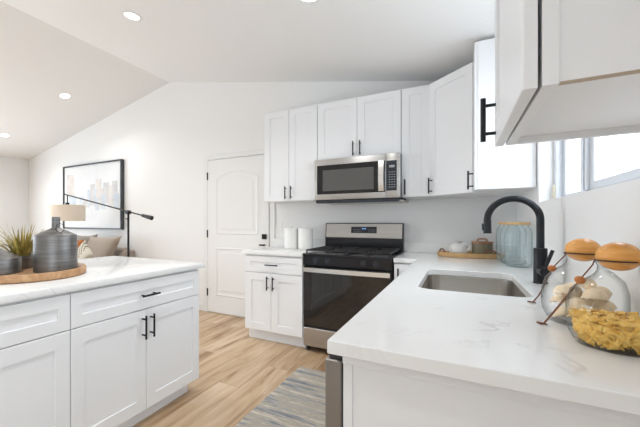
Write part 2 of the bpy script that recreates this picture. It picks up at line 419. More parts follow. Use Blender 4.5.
# window over the sink: white vinyl slider set back in the wall
wroot = bpy.data.objects.new('window_1', None); C.objects.link(wroot); wroot.location = (0.5, 2.09, WZ0); structure(wroot); ORG['window_1'] = Vector((0.5, 2.09, WZ0))
b = MB(); F0, F1 = 0.49, 0.555
for (y0, y1, z0, z1) in ((WY1-0.05, WY1, WZ0, WZ1), (WY0, WY0+0.05, WZ0, WZ1), (WY0+0.05, WY1-0.05, WZ0, WZ0+0.022), (WY0+0.05, WY1-0.05, WZ1-0.04, WZ1)):
    b.box(F0, F1, y0, y1, z0, z1, 0.004)
b.box(0.478, F1, 2.135, 2.20, WZ0+0.022, WZ1-0.04, 0.004); b.box(0.470, 0.478, 2.155, 2.18, WZ0+0.022, WZ1-0.04, 0.003)
b.build('window_frame', 'vinyl', wroot)
def sash(y0, y1, x0, x1, zb, name):
    b = MB()
    for (a, c, z0, z1) in ((y0, y0+0.05, zb, WZ1-0.04), (y1-0.05, y1, zb, WZ1-0.04), (y0+0.05, y1-0.05, zb, zb+0.035), (y0+0.05, y1-0.05, WZ1-0.08, WZ1-0.04)):
        b.box(x0, x1, a, c, z0, z1, 0.004)
    f = b.build('sash', 'vinyl', wroot)
    MB().box((x0+x1)/2-0.002, (x0+x1)/2+0.002, y0+0.045, y1-0.045, zb+0.03, WZ1-0.07).build('pane', 'pane', f)
sash(2.202, 2.762, 0.522, 0.55, WZ0+0.004, 'far')
sash(1.41, 2.133, 0.492, 0.52, WZ0+0.022, 'near')
MB().box(0.478, 0.49, 2.77, 2.786, WZ0+0.02, WZ0+0.10, 0.002).build('latch', 'latch', wroot)

# door in the back wall
DX0, DX1, DZ = -2.827, -1.922, 2.00
droot = bpy.data.objects.new('door_1', None); C.objects.link(droot); droot.location = ((DX0+DX1)/2, YB, 0); structure(droot); ORG['door_1'] = Vector(droot.location)
b = MB(); yf = YB-0.024
b.box(DX0, DX1, yf, YB-0.004, 0.012, DZ, 0.002)
slab = b.build('door_panel', 'door', droot)
def arch_panel(x0, x1, z0, z1, rise):      # raised moulded panel with an arched head
    def ring(i, d):
        pts = [(x0+i, z0+i), (x1-i, z0+i)]
        n = 12
        for k in range(n+1):
            t = k/n; x = x1-i+(x0-x1+2*i)*t
            pts.append((x, z1-i+rise*math.sin(PI*t)**0.8 if rise else z1-i))
        return [b.bm.verts.new((x, yf-d, z)) for x, z in pts]
    L = [ring(0, 0.0), ring(0.012, 0.007), ring(0.03, 0.001), ring(0.06, 0.001), ring(0.075, 0.006)]
    for A, B in zip(L, L[1:]):
        for k in range(len(A)): b.bm.faces.new((A[k], A[(k+1) % len(A)], B[(k+1) % len(A)], B[k]))
    b.bm.faces.new(L[-1])
b = MB(); arch_panel(DX0+0.13, DX1-0.14, 1.03, 1.76, 0.08); b.build('upper_moulding', 'door', slab)
b = MB(); arch_panel(DX0+0.13, DX1-0.14, 0.23, 0.86, 0.0); b.build('lower_moulding', 'door', slab)
b = MB()
b.box(DX0-0.075, DX0-0.008, YB-0.018, YB, 0, DZ+0.07, 0.003); b.box(DX1+0.008, DX1+0.075, YB-0.018, YB, 0, DZ+0.07, 0.003)
b.box(DX0-0.008, DX1+0.008, YB-0.018, YB, DZ+0.008, DZ+0.07, 0.003)
b.build('door_casing', 'trim', droot)
for z in (0.265, 1.035, 1.795):
    MB().box(DX0-0.012, DX0+0.006, yf-0.008, yf+0.01, z-0.05, z+0.05, 0.002).build('hinge', 'black', droot)
b = MB(); b.box(DX1-0.085, DX1-0.025, yf-0.022, yf+0.001, 0.985, 1.045, 0.004); b.build('deadbolt', 'black', droot)
b = MB(); b.cyl((DX1-0.055, yf+0.001, 0.915), (DX1-0.055, yf-0.045, 0.915), 0.011, 14); b.box(DX1-0.105, DX1-0.045, yf-0.055, yf-0.04, 0.906, 0.924, 0.003); b.build('door_lever', 'black', droot)
MB().box(DX0, DX1, YB-0.04, YB-0.003, 0.0, 0.011, 0.002).build('threshold', 'raw', droot)

# ------------------------------------------------------------------ cabinets
CT, CB = 0.900, 0.866       # countertop top and underside
def base_front(root, O, U, N, w, drawer=True, split=0.5, two=True, zt=0.853, zs=0.688, zb=0.114):
    """drawer front over one or two doors, with handles; O on the carcass face at z=0"""
    O, U, N = Vector(O), Vector(U), Vector(N); g = 0.0025
    if drawer:
        d = MB().shaker(O+Z_*(zs+g)+U*g, U, Z_, N, w-2*g, zt-zs-g, st=0.058).build('drawer', 'cab', root)
        bar_handle(O+U*w/2+Z_*((zt+zs)/2)+N*0.02, U, 0.135, N, parent=d)
        top = zs-g
    else: top = zt
    if two:
        ws = w*split
        for a, ww, side in ((g, ws-1.5*g, 1), (ws+0.5*g, w-ws-1.5*g, -1)):
            d = MB().shaker(O+Z_*zb+U*a, U, Z_, N, ww, top-zb, st=0.073).build('door', 'cab', root)
            hx = a+(ww-0.03 if side > 0 else 0.03)
            bar_handle(O+U*hx+Z_*(top-0.095)+N*0.02, Z_, 0.135, N, parent=d)
    else:
        d = MB().shaker(O+Z_*zb+U*g, U, Z_, N, w-2*g, top-zb, st=min(0.057, w*0.28)).build('door', 'cab', root)
        bar_handle(O+U*0.035+Z_*(top-0.10)+N*0.02, Z_, 0.135, N, parent=d)

# left of the range
XA0, XA1, YF = -1.857, -1.232, 3.115
r = thing('base_cabinet', ((XA0+XA1)/2, 3.45, 0), 'white two-door base cabinet with drawer between the white door and the range', 'cabinet', 'white base cabinets')
MB().box(XA0, XA1, YF, YB-0.004, 0.114, CB, 0.001).build('carcass', 'cab', r)
MB().box(XA0+0.004, XA1, YF+0.06, YB-0.004, 0.0, 0.114).build('toe_kick', 'cab', r)
base_front(r, (XA0, YF, 0), X_, -Y_, XA1-XA0, split=0.475)
b = MB().box(-1.882, -1.231, 3.082, YB-0.002, CB, CT, 0.003, seg=2)
tag(b.build('countertop', 'quartz'), 'short white quartz countertop left of the range, carrying the two canisters', 'countertop')
b = MB().box(-1.882, -1.231, YB-0.022, YB-0.002, CT, CT+0.10, 0.002)
tag(b.build('backsplash', 'quartz'), 'low white quartz backsplash strip behind the two white canisters', 'backsplash')

# narrow cabinet right of the range and corner cabinet
r = thing('base_cabinet', (-0.35, 3.45, 0), 'narrow white base cabinet with a dark pull, squeezed between range and corner', 'cabinet', 'white base cabinets')
MB().box(-0.447, -0.252, YF, YB-0.004, 0.114, CB, 0.001).build('carcass', 'cab', r)
MB().box(-0.447, -0.252, YF+0.06, YB-0.004, 0.0, 0.114).build('toe_kick', 'cab', r)
base_front(r, (-0.447, YF, 0), X_, -Y_, 0.195, drawer=False, two=False)

# peninsula: end panel, dishwasher, sink cabinet, corner cabinet
r = thing('end_panel', (0.08, 0.91, 0), 'white framed cabinet end panel closing the near end of the sink counter', 'panel')
MB().box(-0.2485, XR-0.002, 0.902, 0.922, 0.0, CB-0.001, 0.001).build('back_board', 'cab', r)
MB().box(-0.2485, -0.226, 0.8985, 0.902, 0.0, 0.838, 0.0004).build('stile', 'cab', r)
MB().box(-0.2485, XR-0.002, 0.892, 0.902, 0.838, CB-0.001, 0.0008).build('top_rail', 'cab', r)
MB().box(-0.226, XR-0.002, 0.8985, 0.902, 0.0, 0.09, 0.0008).build('bottom_rail', 'cab', r)
r = thing('dishwasher', (0.05, 1.23, 0), 'stainless dishwasher under the sink counter, its door edge showing beside the end panel', 'dishwasher')
MB().box(-0.235, 0.36, 0.926, 1.52, 0.05, CB-0.008).build('tub', 'rubber', r)
d = MB().box(-0.297, -0.254, 0.902, 1.520, 0.10, 0.838, 0.003).build('door', 'dwside', r)
MB().box(-0.288, -0.2545, 0.908, 1.515, 0.8385, 0.852, 0.002).build('control_strip', 'plastic', d)
MB().box(-0.255, -0.236, 0.926, 1.52, 0.05, 0.855).build('gasket', 'rubber', r)
MB().box(-0.20, -0.18, 0.926, 1.52, 0.0, 0.10).build('toe_kick', 'rubber', r)
r = thing('sink_cabinet', (0.05, 2.0, 0), 'white sink base cabinet facing the aisle under the stainless sink', 'cabinet', 'white base cabinets')
b = MB()
b.box(-0.25, XR-0.004, 1.525, 1.543, 0.114, CB); b.box(-0.25, XR-0.004, 2.567, 2.585, 0.114, CB); b.box(-0.25, XR-0.004, 1.543, 2.567, 0.114, 0.13); b.box(-0.25, -0.232, 1.543, 2.567, 0.78, CB)
b.build('carcass', 'cab', r)
MB().box(-0.19, XR-0.004, 1.525, 2.585, 0, 0.114).build('toe_kick', 'cab', r)
base_front(r, (-0.25, 2.585, 0), -Y_, -X_, 1.06, drawer=False)
r = thing('corner_cabinet', (0.08, 3.2, 0), 'white corner base cabinet under the wooden tray and glass jars', 'cabinet', 'white base cabinets')
MB().box(-0.25, XR-0.004, 2.588, YB-0.004, 0.0, CB).build('carcass', 'cab', r)

# L-shaped counter with the sink cut out
def rrect(x0, x1, y0, y1, rad, n=8):
    out = []
    for cx, cy, a0 in ((x1-rad, y1-rad, 0), (x0+rad, y1-rad, PI/2), (x0+rad, y0+rad, PI), (x1-rad, y0+rad, 1.5*PI)):
        for k in range(n+1):
            a = a0+k*PI/2/n; out.append((cx+rad*math.cos(a), cy+rad*math.sin(a)))
    return out
SX0, SX1, SY0, SY1 = -0.157, 0.250, 1.750, 2.505
b = MB().prism([(-0.279, 0.862), (XR-0.002, 0.862), (XR-0.002, YB-0.002), (-0.448, YB-0.002), (-0.448, 3.082), (-0.279, 3.082)], CB, CT,
               hole=rrect(SX0, SX1, SY0, SY1, 0.065), bev=0.003)
tag(b.build('countertop', 'quartz'), 'long white quartz counter wrapping the corner, with the sink cut into it', 'countertop')
b = MB().box(-0.448, XR-0.024, YB-0.022, YB-0.002, CT, CT+0.10, 0.002)
tag(b.build('backsplash', 'quartz'), 'low veined quartz backsplash strip behind the tray in the corner', 'backsplash')
# sink basin
b = MB(); loops = []
for (e, z, rad) in ((0.022, CB-0.0015, 0.085), (0.003, CB-0.0015, 0.068), (0.002, CB-0.01, 0.067), (-0.004, 0.70, 0.062), (-0.015, 0.678, 0.055), (-0.05, 0.670, 0.04)):
    loops.append([b.bm.verts.new((x, y, z)) for x, y in rrect(SX0-e, SX1+e, SY0-e, SY1+e, rad)])
for A, B in zip(loops, loops[1:]):
    for k in range(len(A)): b.bm.faces.new((A[k], A[(k+1) % len(A)], B[(k+1) % len(A)], B[k]))
b.bm.faces.new(loops[-1]); b.smooth = True
r = thing('kitchen_sink', (0.045, 2.135, 0.67), 'rounded undermount stainless steel sink in the white quartz counter', 'sink')
o = b.build('basin', 'steel_sink', r)
sol = o.modifiers.new('thickness', 'SOLIDIFY'); sol.thickness = 0.0012; sol.offset = -1
MB().lathe((0.045, 2.135, 0.6712), [(0, 0.0015), (0.03, 0.0015), (0.034, 0.004), (0.044, 0.003), (0.046, 0.0)], 32).build('drain', 'steel_bright', r)

# island
XI, YI0, YS, YI1 = -1.576, 0.08, 0.997, 1.97
for (y0, y1, sp, lab) in ((YS, YI1, 0.488, 'white island cabinet with wide drawer over two doors, at the end facing the range'),
                          (YI0, YS, 0.5, 'white island cabinet at the left edge, nearest the camera')):
    r = thing('island_cabinet', (-1.9, (y0+y1)/2, 0), lab, 'cabinet', 'white island cabinets')
    MB().box(-2.16, XI, y0+0.001, y1, 0.10, CB, 0.001).build('carcass', 'cab', r)
    MB().box(-2.16, XI-0.045, y0+0.001, y1-(0.05 if y1 == YI1 else 0), 0.0, 0.10).build('toe_kick', 'cab', r)
    base_front(r, (XI, y0, 0), Y_, X_, y1-y0, split=sp, zs=0.684, zb=0.094)
    for d in r.children:
        if d.name.startswith('drawer'):
            pass
b = MB().box(-2.20, -2.161, YI0, YI1, 0.0, CB, 0.001)
tag(b.build('island_back_panel', 'cab'), 'plain white panel behind the island cabinets under the seating overhang', 'panel')
b = MB().box(-2.531, -1.542, YI0-0.04, 2.022, CB, CT, 0.003, seg=2)
tag(b.build('island_countertop', 'quartz'), 'white quartz island countertop carrying the tray of metal bottles', 'countertop')

# wall cabinets
def upper(root, O, U, N, w, z0, z1, splits, handles):
    """splits: x positions; handles: per door 'l', 'r' or None"""
    O, U, N = Vector(O), Vector(U), Vector(N); g = 0.0018
    e = [0]+list(splits)+[w]
    for i in range(len(e)-1):
        a, c = e[i]+g, e[i+1]-g
        d = MB().shaker(O+U*a+Z_*(z0+0.001), U, Z_, N, c-a, z1-z0-0.002, st=min(0.065, (c-a)*0.28)).build('door', 'cab', root)
        hd = handles[i]
        if hd: bar_handle(O+U*(a+0.03 if hd == 'l' else c-0.03)+Z_*(z0+0.087)+N*0.02, Z_, 0.135, N, parent=d)
ZU0, ZU1, YUF = 1.412, 2.374, 3.45
r = thing('wall_cabinet', (-1.51, 3.6, ZU0), 'tall white two-door wall cabinet left of the microwave, above the canisters', 'cabinet', 'white wall cabinets')
MB().box(-1.812, -1.209, YUF, YB-0.004, ZU0, ZU1, 0.001).build('carcass', 'cab', r)
upper(r, (-1.812, YUF, 0), X_, -Y_, 0.603, ZU0, ZU1, [0.293], 'rl')
r = thing('wall_cabinet', (-0.82, 3.6, 1.80), 'short white two-door wall cabinet directly above the microwave', 'cabinet', 'white wall cabinets')
MB().box(-1.207, -0.436, YUF, YB-0.004, 1.802, ZU1, 0.001).build('carcass', 'cab', r)
upper(r, (-1.207, YUF, 0), X_, -Y_, 0.771, 1.802, ZU1, [0.388], 'rl')
r = thing('wall_cabinet', (-0.32, 3.6, ZU0), 'narrow single-door white wall cabinet just right of the microwave', 'cabinet', 'white wall cabinets')
MB().box(-0.434, -0.207, YUF, YB-0.004, ZU0, ZU1, 0.001).build('carcass', 'cab', r)
upper(r, (-0.434, YUF, 0), X_, -Y_, 0.227, ZU0, ZU1, [], 'l')
# diagonal corner
r = thing('corner_wall_cabinet', (0.15, 3.5, ZU0), 'white corner wall cabinet with its door set diagonally', 'cabinet', 'white wall cabinets')
a0, a1 = Vector((-0.205, 3.452, 0)), Vector((0.108, 3.122, 0)); u = (a1-a0).normalized(); n = Vector((u.y, -u.x, 0))
b = MB().prism([(a0.x, a0.y), (a1.x, a1.y), (XR-0.004, 3.122), (XR-0.004, YB-0.004), (-0.205, YB-0.004)], ZU0, ZU1)
b.build('carcass', 'cab', r)
upper(r, a0+u*0.008, u, n, (a1-a0).length-0.016, ZU0, ZU1, [], 'l')
# right wall, far
ZE = 2.41
r = thing('wall_cabinet', (0.26, 3.0, ZU0), 'white wall cabinet on the window wall, its plain side facing the faucet', 'cabinet', 'white wall cabinets')
MB().box(0.112, XR-0.004, 2.87, 3.119, ZU0, ZE, 0.001).build('carcass', 'cab', r)
upper(r, (0.112, 3.119, 0), -Y_, -X_, 0.245, ZU0, ZE, [], 'l')
# right wall, near (over the camera's right shoulder)
ZN = 1.416
r = thing('wall_cabinet', (0.26, 1.02, ZN), 'big white wall cabinet closest to the camera at top right, seen from below', 'cabinet', 'white wall cabinets')
b = MB(); y0, y1 = 0.750, 1.278
b.box(0.138, XR-0.004, y0+0.003, y0+0.018, ZN+0.004, 2.375); b.box(0.138, XR-0.004, y1-0.016, y1, ZN, 2.375)
b.box(0.138, XR-0.004, y0+0.018, y1-0.016, ZN+0.018, ZN+0.034); b.box(0.138, XR-0.004, y0+0.018, y1-0.016, 2.357, 2.375)
b.box(0.404, XR-0.004, y0+0.018, y1-0.016, ZN+0.034, 2.357)
b.build('carcass', 'cab', r)
b = MB()
b.box(0.116, 0.138, y0, y0+0.038, ZN, 2.375, 0.001); b.box(0.116, 0.138, y1-0.038, y1, ZN, 2.375, 0.001)
b.box(0.116, 0.138, y0+0.038, y1-0.038, ZN, ZN+0.038, 0.001); b.box(0.116, 0.138, y0+0.038, y1-0.038, 2.337, 2.375, 0.001)
b.build('face_frame', 'cab', r)
MB().box(0.1385, XR-0.005, y0+0.0035, y0+0.0175, ZN+0.002, ZN+0.004).build('raw_edge', 'raw', r)['label'] = 'bare brown board edge'
d = MB().shaker((0.1105, y1, ZN-0.001), -Y_, Z_, -X_, y1-y0, 0.96, th=0.020).build('door', 'cab', r)
bar_handle((0.0905, y1-0.035, ZN+0.073), Z_, 0.125, -X_, parent=d, off=0.030, r=0.0068)

# ------------------------------------------------------------------ range
RX0, RX1 = -1.224, -0.456
r = thing('gas_range', ((RX0+RX1)/2, 3.4, 0), 'stainless and black freestanding gas range between the white cabinets', 'range')
MB().box(RX0+0.004, RX1-0.004, 3.13, 3.755, 0.05, 0.885).build('body', 'enamel', r)
b = MB().box(RX0, RX1, 3.072, 3.69, 0.885, 0.904, 0.005, seg=2); b.build('cooktop', 'enamel', r)
b = MB()
b.prism([(3.085, 0.795), (3.14, 0.795), (3.14, 0.885), (3.078, 0.885)], RX0+0.002, RX1-0.002, bev=0.003)
for v_ in b.bm.verts: v_.co = Vector((v_.co.z, v_.co.x, v_.co.y))
cp = b.build('control_panel', 'enamel', r)
for x in (-1.095, -0.99, -0.683, -0.580):
    k = MB(); k.cyl((x, 3.083, 0.842), (x, 3.058, 0.844), 0.023, 24, r1=0.019); k.cyl((x, 3.086, 0.842), (x, 3.077, 0.842), 0.027, 24); k.box(x-0.004, x+0.004, 3.050, 3.066, 0.822, 0.866, 0.002)
    k.build('knob', 'plastic', cp)
MB().box(RX0+0.003, RX1-0.003, 3.088, 3.13, 0.235, 0.788, 0.004).build('oven_door', 'enamel', r)
od = [o for o in r.children if o.name.startswith('oven_door')][0]
MB().box(RX0+0.012, RX1-0.012, 3.085, 3.0885, 0.245, 0.732, 0.001).build('door_glass', 'darkglass', od)
b = MB(); n = 14; hp = []
for i in range(n+1):
    t = i/n; hp.append((RX0+0.014+t*(RX1-RX0-0.028), 3.050-0.012*math.sin(PI*t)))
L = []
for (x, y) in hp:
    L.append([b.bm.verts.new((x, y+dy, z)) for dy, z in ((0, 0.739), (0, 0.777), (0.012, 0.782), (0.012, 0.734))])
for A, B in zip(L, L[1:]):
    for k in range(4): b.bm.faces.new((A[k], A[(k+1) % 4], B[(k+1) % 4], B[k]))
b.bm.faces.new(L[0]); b.bm.faces.new(L[-1])
for x in (RX0+0.03, RX1-0.03): b.box(x-0.012, x+0.012, 3.055, 3.09, 0.745, 0.771)
b.build('oven_handle', 'steel_bright', od)
MB().box(RX0+0.004, RX1-0.004, 3.086, 3.13, 0.055, 0.222, 0.003).build('warming_drawer', 'steel', r)
MB().box(RX0+0.004, RX1-0.004, 3.09, 3.13, 0.223, 0.234).build('drawer_gap', 'rubber', r)
for x in (RX0+0.03, RX1-0.03):
    for y in (3.15, 3.70): MB().lathe((x, y, 0), [(0, 0), (0.02, 0), (0.02, 0.012), (0.008, 0.014), (0.008, 0.052), (0, 0.052)], 16).build('foot', 'rubber', r)
b = MB()
b.prism([(3.690, 0.9045), (3.755, 0.9045), (3.755, 1.18), (3.715, 1.18), (3.690, 1.01)], RX0+0.012, RX1+0.010, bev=0.003)
for v_ in b.bm.verts: v_.co = Vector((v_.co.z, v_.co.x, v_.co.y))
bgd = b.build('backguard', 'enamel', r)
b = MB(); s0, s1 = Vector((0, 3.693, 1.030)), Vector((0, 3.714, 1.172)); vv = (s1-s0).normalized(); nn = Vector((0, -vv.z, vv.y))
b.obox((RX0+0.022, s0.y, s0.z), X_, vv, nn, RX1-RX0-0.026, (s1-s0).length, 0.004, 0.0015); b.build('steel_fascia', 'steel', bgd)
b = MB(); p = s0+vv*0.048; b.obox(Vector((-0.942, p.y, p.z))+nn*0.004, X_, vv, nn, 0.25, 0.066, 0.0015); disp = b.build('display', 'plastic', bgd)
b = MB(); p = s0+vv*0.088
for i, x in enumerate((-0.832, -0.823, -0.810, -0.801)): b.obox(Vector((x, p.y, p.z))+nn*0.0056, X_, vv, nn, 0.005, 0.010, 0.0004)
b.build('digits', 'digits', disp)
for x0 in (-0.918, -0.772):
    b = MB()
    for i in range(4):
        for j in range(2):
            p = s0+vv*(0.022+0.038+j*0.02); b.obox(Vector((x0+i*0.02, p.y, p.z))+nn*0.0056, X_, vv, nn, 0.01, 0.003, 0.0003)
    b.build('button_print', 'key', disp)
# grates, burners
for gx0, gx1 in ((RX0+0.02, -0.845), (-0.835, RX1-0.02)):
    b = MB(); z0, z1 = 0.926, 0.938
    for x in (gx0, gx1-0.012): b.box(x, x+0.012, 3.11, 3.665, z0, z1, 0.002)
    for y in (3.11, 3.38, 3.653): b.box(gx0+0.012, gx1-0.012, y, y+0.012, z0, z1, 0.002)
    cx = (gx0+gx1)/2
    for cy in (3.245, 3.52):
        for k in range(4):
            a = k*PI/2
            dx, dy = math.cos(a), math.sin(a)
            if abs(dx) > 0.5: b.box(min(cx+dx*0.045, cx+dx*0.17), max(cx+dx*0.045, cx+dx*0.17), cy-0.005, cy+0.005, z0, z1, 0.002)
            else: b.box(cx-0.005, cx+0.005, min(cy+dy*0.045, cy+dy*0.128), max(cy+dy*0.045, cy+dy*0.128), z0, z1, 0.002)
    for x in (gx0+0.006, gx1-0.006):
        for y in (3.116, 3.659): b.box(x-0.005, x+0.005, y-0.005, y+0.005, 0.904, z0)
    b.build('grate', 'iron', r)
    for cy in (3.245, 3.52):
        MB().lathe((cx, cy, 0.9035), [(0, 0.014), (0.03, 0.014), (0.034, 0.01), (0.04, 0.008), (0.048, 0.0), (0, 0)], 24).build('burner', 'iron', r)

# ------------------------------------------------------------------ microwave
r = thing('microwave', (-0.82, 3.55, 1.39), 'stainless over-the-range microwave with a dark glass door', 'microwave')
X0, X1, Z0, Z1, YM = -1.206, -0.430, 1.405, 1.797, 3.338
MB().box(X0+0.004, X1-0.004, YM+0.03, YB-0.006, 1.392, Z1-0.001, 0.002).build('housing', 'rubber', r)
b = MB(); b.box(X0, -0.5475, YM, YM+0.03, Z0, Z1, 0.004, seg=2); dr = b.build('door', 'steel', r)
MB().box(X0+0.028, -0.552, YM-0.0025, YM+0.001, 1.458, 1.738, 0.001).build('glass_surround', 'mwframe', dr)
b = MB(); b.box(X0+0.085, -0.65, YM-0.0036, YM-0.002, 1.488, 1.690, 0.0006); b.build('glass_window', 'mwglass', dr)
b = MB(); n = 10; L = []
for i in range(n+1):
    t = i/n; z = 1.466+t*0.268; bow = 0.016*math.sin(PI*t)
    L.append([b.bm.verts.new((x, YM-0.022-bow+dy, z)) for x, dy in ((-0.606, 0), (-0.562, 0), (-0.566, 0.012), (-0.602, 0.012))])
for A, B in zip(L, L[1:]):
    for k in range(4): b.bm.faces.new((A[k], A[(k+1) % 4], B[(k+1) % 4], B[k]))
b.bm.faces.new(L[0]); b.bm.faces.new(L[-1])
for z in (1.480, 1.720): b.box(-0.592, -0.576, YM-0.018, YM, z-0.01, z+0.01)
b.build('door_handle', 'steel_bright', dr)
b = MB(); b.box(-0.5462, X1, YM, YM+0.03, Z0, Z1, 0.004, seg=2); cpn = b.build('control_panel', 'steel', r)
pad = MB().box(-0.543, -0.458, YM-0.002, YM+0.001, 1.468, 1.733, 0.0008).build('keypad', 'plastic', cpn)
b = MB(); b.box(-0.520, -0.476, YM-0.0026, YM-0.0018, 1.672, 1.692); b.build('display', 'key', pad)
b = MB()
for j in range(7):
    for i in range(3): b.box(-0.522+i*0.020, -0.511+i*0.020, YM-0.0026, YM-0.0018, 1.497+j*0.022, 1.502+j*0.022)
b.build('key_print', 'key', pad)
MB().box(X0+0.012, X1-0.012, YM+0.012, YM+0.06, 1.372, 1.404, 0.004).build('vent_lip', 'plastic', r)
MB().box(X0+0.05, X1+0.02, YM+0.07, YB-0.03, 1.374, 1.3915, 0.003).build('grease_filter', 'steel', r)

# ------------------------------------------------------------------ recessed lights
proto = None
spots = [(-2.376, 2.084, 'recessed ceiling light on the slope above the island, largest of those fully in view'),
         (-4.673, 2.909, 'recessed ceiling light in the middle of the left ceiling slope'),
         (-6.337, 2.904, 'recessed ceiling light at the far left edge of the photo'),
         (-4.673, 0.75, 'added unseen recessed fill light on the left ceiling slope, nearer the camera'),  # unseen lamp added to brighten the living room
         (-6.337, 0.75, 'added unseen recessed fill light on the left ceiling slope by the left wall'),  # added out of view to lift the left wall and ceiling
         (-1.05, 0.15, 'added unseen recessed fill light above the aisle by the camera'),  # unseen lamp added to light the island fronts, counter and floor
         (-0.818, 2.150, 'recessed ceiling light cut by the top edge of the photo above the range')]
for (x, y, lab) in spots:
    tilt = math.atan(SL)*(1 if x > RX else -1)
    if proto is None:
        proto = o = thing('recessed_light', (0, 0, 0), lab, 'ceiling light', 'recessed ceiling lights')
        MB().lathe((0, 0, 0), [(0.062, -0.006), (0.075, -0.006), (0.088, -0.001), (0.088, 0.0), (0.062, 0.0), (0.062, -0.006)], 36).build('trim_ring', 'trim', o)
        MB().lathe((0, 0, 0), [(0, -0.0055), (0.0615, -0.0055), (0.0615, -0.001), (0, -0.001)], 36).build('lens', 'led', o)
        l = bpy.data.lights.new('lamp_glow', 'AREA'); l.shape = 'DISK'; l.size = 0.12; l.energy = LAMP_W; l.color = (1.0, 0.995, 0.985); l.spread = math.radians(135)
        lo = bpy.data.objects.new('lamp_glow', l); C.objects.link(lo); lo.parent = o; lo.location = (0, 0, -0.012)
    else:
        o = copy_tree(proto)
        o['label'] = lab
    o.location = (x, y, cz(x)-0.001); o.rotation_euler = (0, tilt, 0)

# ------------------------------------------------------------------ rug
b = MB().box(-1.108, -0.42, 0.55, 2.722, 0.0, 0.009, 0.003)
tag(b.build('runner_rug', 'rug'), 'striped blue, grey and beige woven runner rug on the wood floor', 'rug')

# ------------------------------------------------------------------ picture, lamp, sofa
r = thing('framed_painting', (-5.35, 3.74, 1.06), 'large pale abstract cityscape painting in a black frame on the back wall', 'painting')
px0, px1, pz0, pz1 = -6.04, -4.485, 1.070, 2.175
b = MB()
for (a, c, z0, z1) in ((px0, px0+0.026, pz0, pz1), (px1-0.026, px1, pz0, pz1), (px0+0.026, px1-0.026, pz0, pz0+0.022), (px0+0.026, px1-0.026, pz1-0.022, pz1)):
    b.box(a, c, 3.715, YB-0.001, z0, z1, 0.001)
b.build('frame', 'frame', r)
b = MB(); yc = 3.735
b.box(px0+0.026, px1-0.026, yc, YB-0.004, pz0+0.022, pz1-0.022)
rnd = random.Random(3)
def patch(x0, x1, z0, z1, mi, k): b.box(x0, x1, yc-0.0006-0.0002*k, yc+0.001, z0, z1, mi=mi)
W_ = px1-px0; H_ = pz1-pz0
k = 0
for (fx0, fx1, fz0, fz1, mi) in ((0.06, 0.20, 0.50, 0.86, 3), (0.10, 0.24, 0.38, 0.52, 1), (0.30, 0.38, 0.36, 0.50, 1), (0.36, 0.48, 0.33, 0.46, 2), (0.44, 0.50, 0.36, 0.60, 1), (0.49, 0.57, 0.36, 0.68, 2),
                            (0.56, 0.60, 0.34, 0.60, 1), (0.59, 0.68, 0.40, 0.75, 3), (0.66, 0.74, 0.34, 0.60, 3), (0.71, 0.80, 0.38, 0.69, 2), (0.68, 0.74, 0.30, 0.52, 1), (0.79, 0.86, 0.34, 0.64, 3), (0.85, 0.93, 0.36, 0.70, 2), (0.88, 0.95, 0.30, 0.52, 1), (0.58, 0.64, 0.28, 0.46, 1)):
    k += 1; patch(px0+W_*fx0, px0+W_*fx1, pz0+H_*fz0, pz0+H_*fz1, mi, k)
b.build('canvas', ['canvas', 'paintblue', 'paintgrey', 'paintpink'], r)

r = thing('floor_lamp', (-3.603, 3.1, 0), 'black boom-arm floor lamp with a beige drum shade standing by the sofa', 'lamp')
MB().lathe((-3.603, 3.1, 0), [(0, 0), (0.15, 0), (0.15, 0.012), (0.02, 0.022), (0, 0.022)], 36).build('base', 'black', r)
MB().cyl((-3.603, 3.1, 0.02), (-3.603, 3.1, 1.30), 0.014, 14).build('pole', 'black', r)
b = MB(); b.cyl((-3.603, 3.07, 1.315), (-3.603, 3.13, 1.315), 0.026, 18); b.cyl((-3.603, 3.1, 1.285), (-3.603, 3.1, 1.33), 0.017, 14); b.build('joint', 'black', r); b = MB(); b.cyl((-3.603, 3.06, 1.23), (-3.603, 3.115, 1.23), 0.008, 10); b.build('knob', 'black', r)
e0, e1 = Vector((-4.98, 3.1, 1.600)), Vector((-3.18, 3.1, 1.238))
arm = MB().cyl(e0, e1, 0.0095, 12).build('boom_arm', 'black', r)
dv = (e1-e0).normalized(); MB().cyl(e1-dv*0.17, e1, 0.02, 14, r1=0.028).build('counterweight', 'black', arm)
b = MB(); b.cyl((-4.92, 3.1, 1.588), (-4.92, 3.1, 1.46), 0.008, 10); b.cyl((-4.92, 3.1, 1.475), (-4.92, 3.1, 1.40), 0.028, 16); b.build('stem', 'black', r)
b = MB(); b.lathe((-4.92, 3.1, 0), [(0.243, 1.204), (0.246, 1.204), (0.246, 1.436), (0.243, 1.436), (0.243, 1.204)], 48)
for k in range(3):
    a = k*2*PI/3; b.cyl((-4.92+0.02*math.cos(a), 3.1+0.02*math.sin(a), 1.41), (-4.92+0.244*math.cos(a), 3.1+0.244*math.sin(a), 1.43), 0.003, 6)
sh = b.build('lamp_shade', 'linen', r); sh['label'] = 'beige linen drum shade'

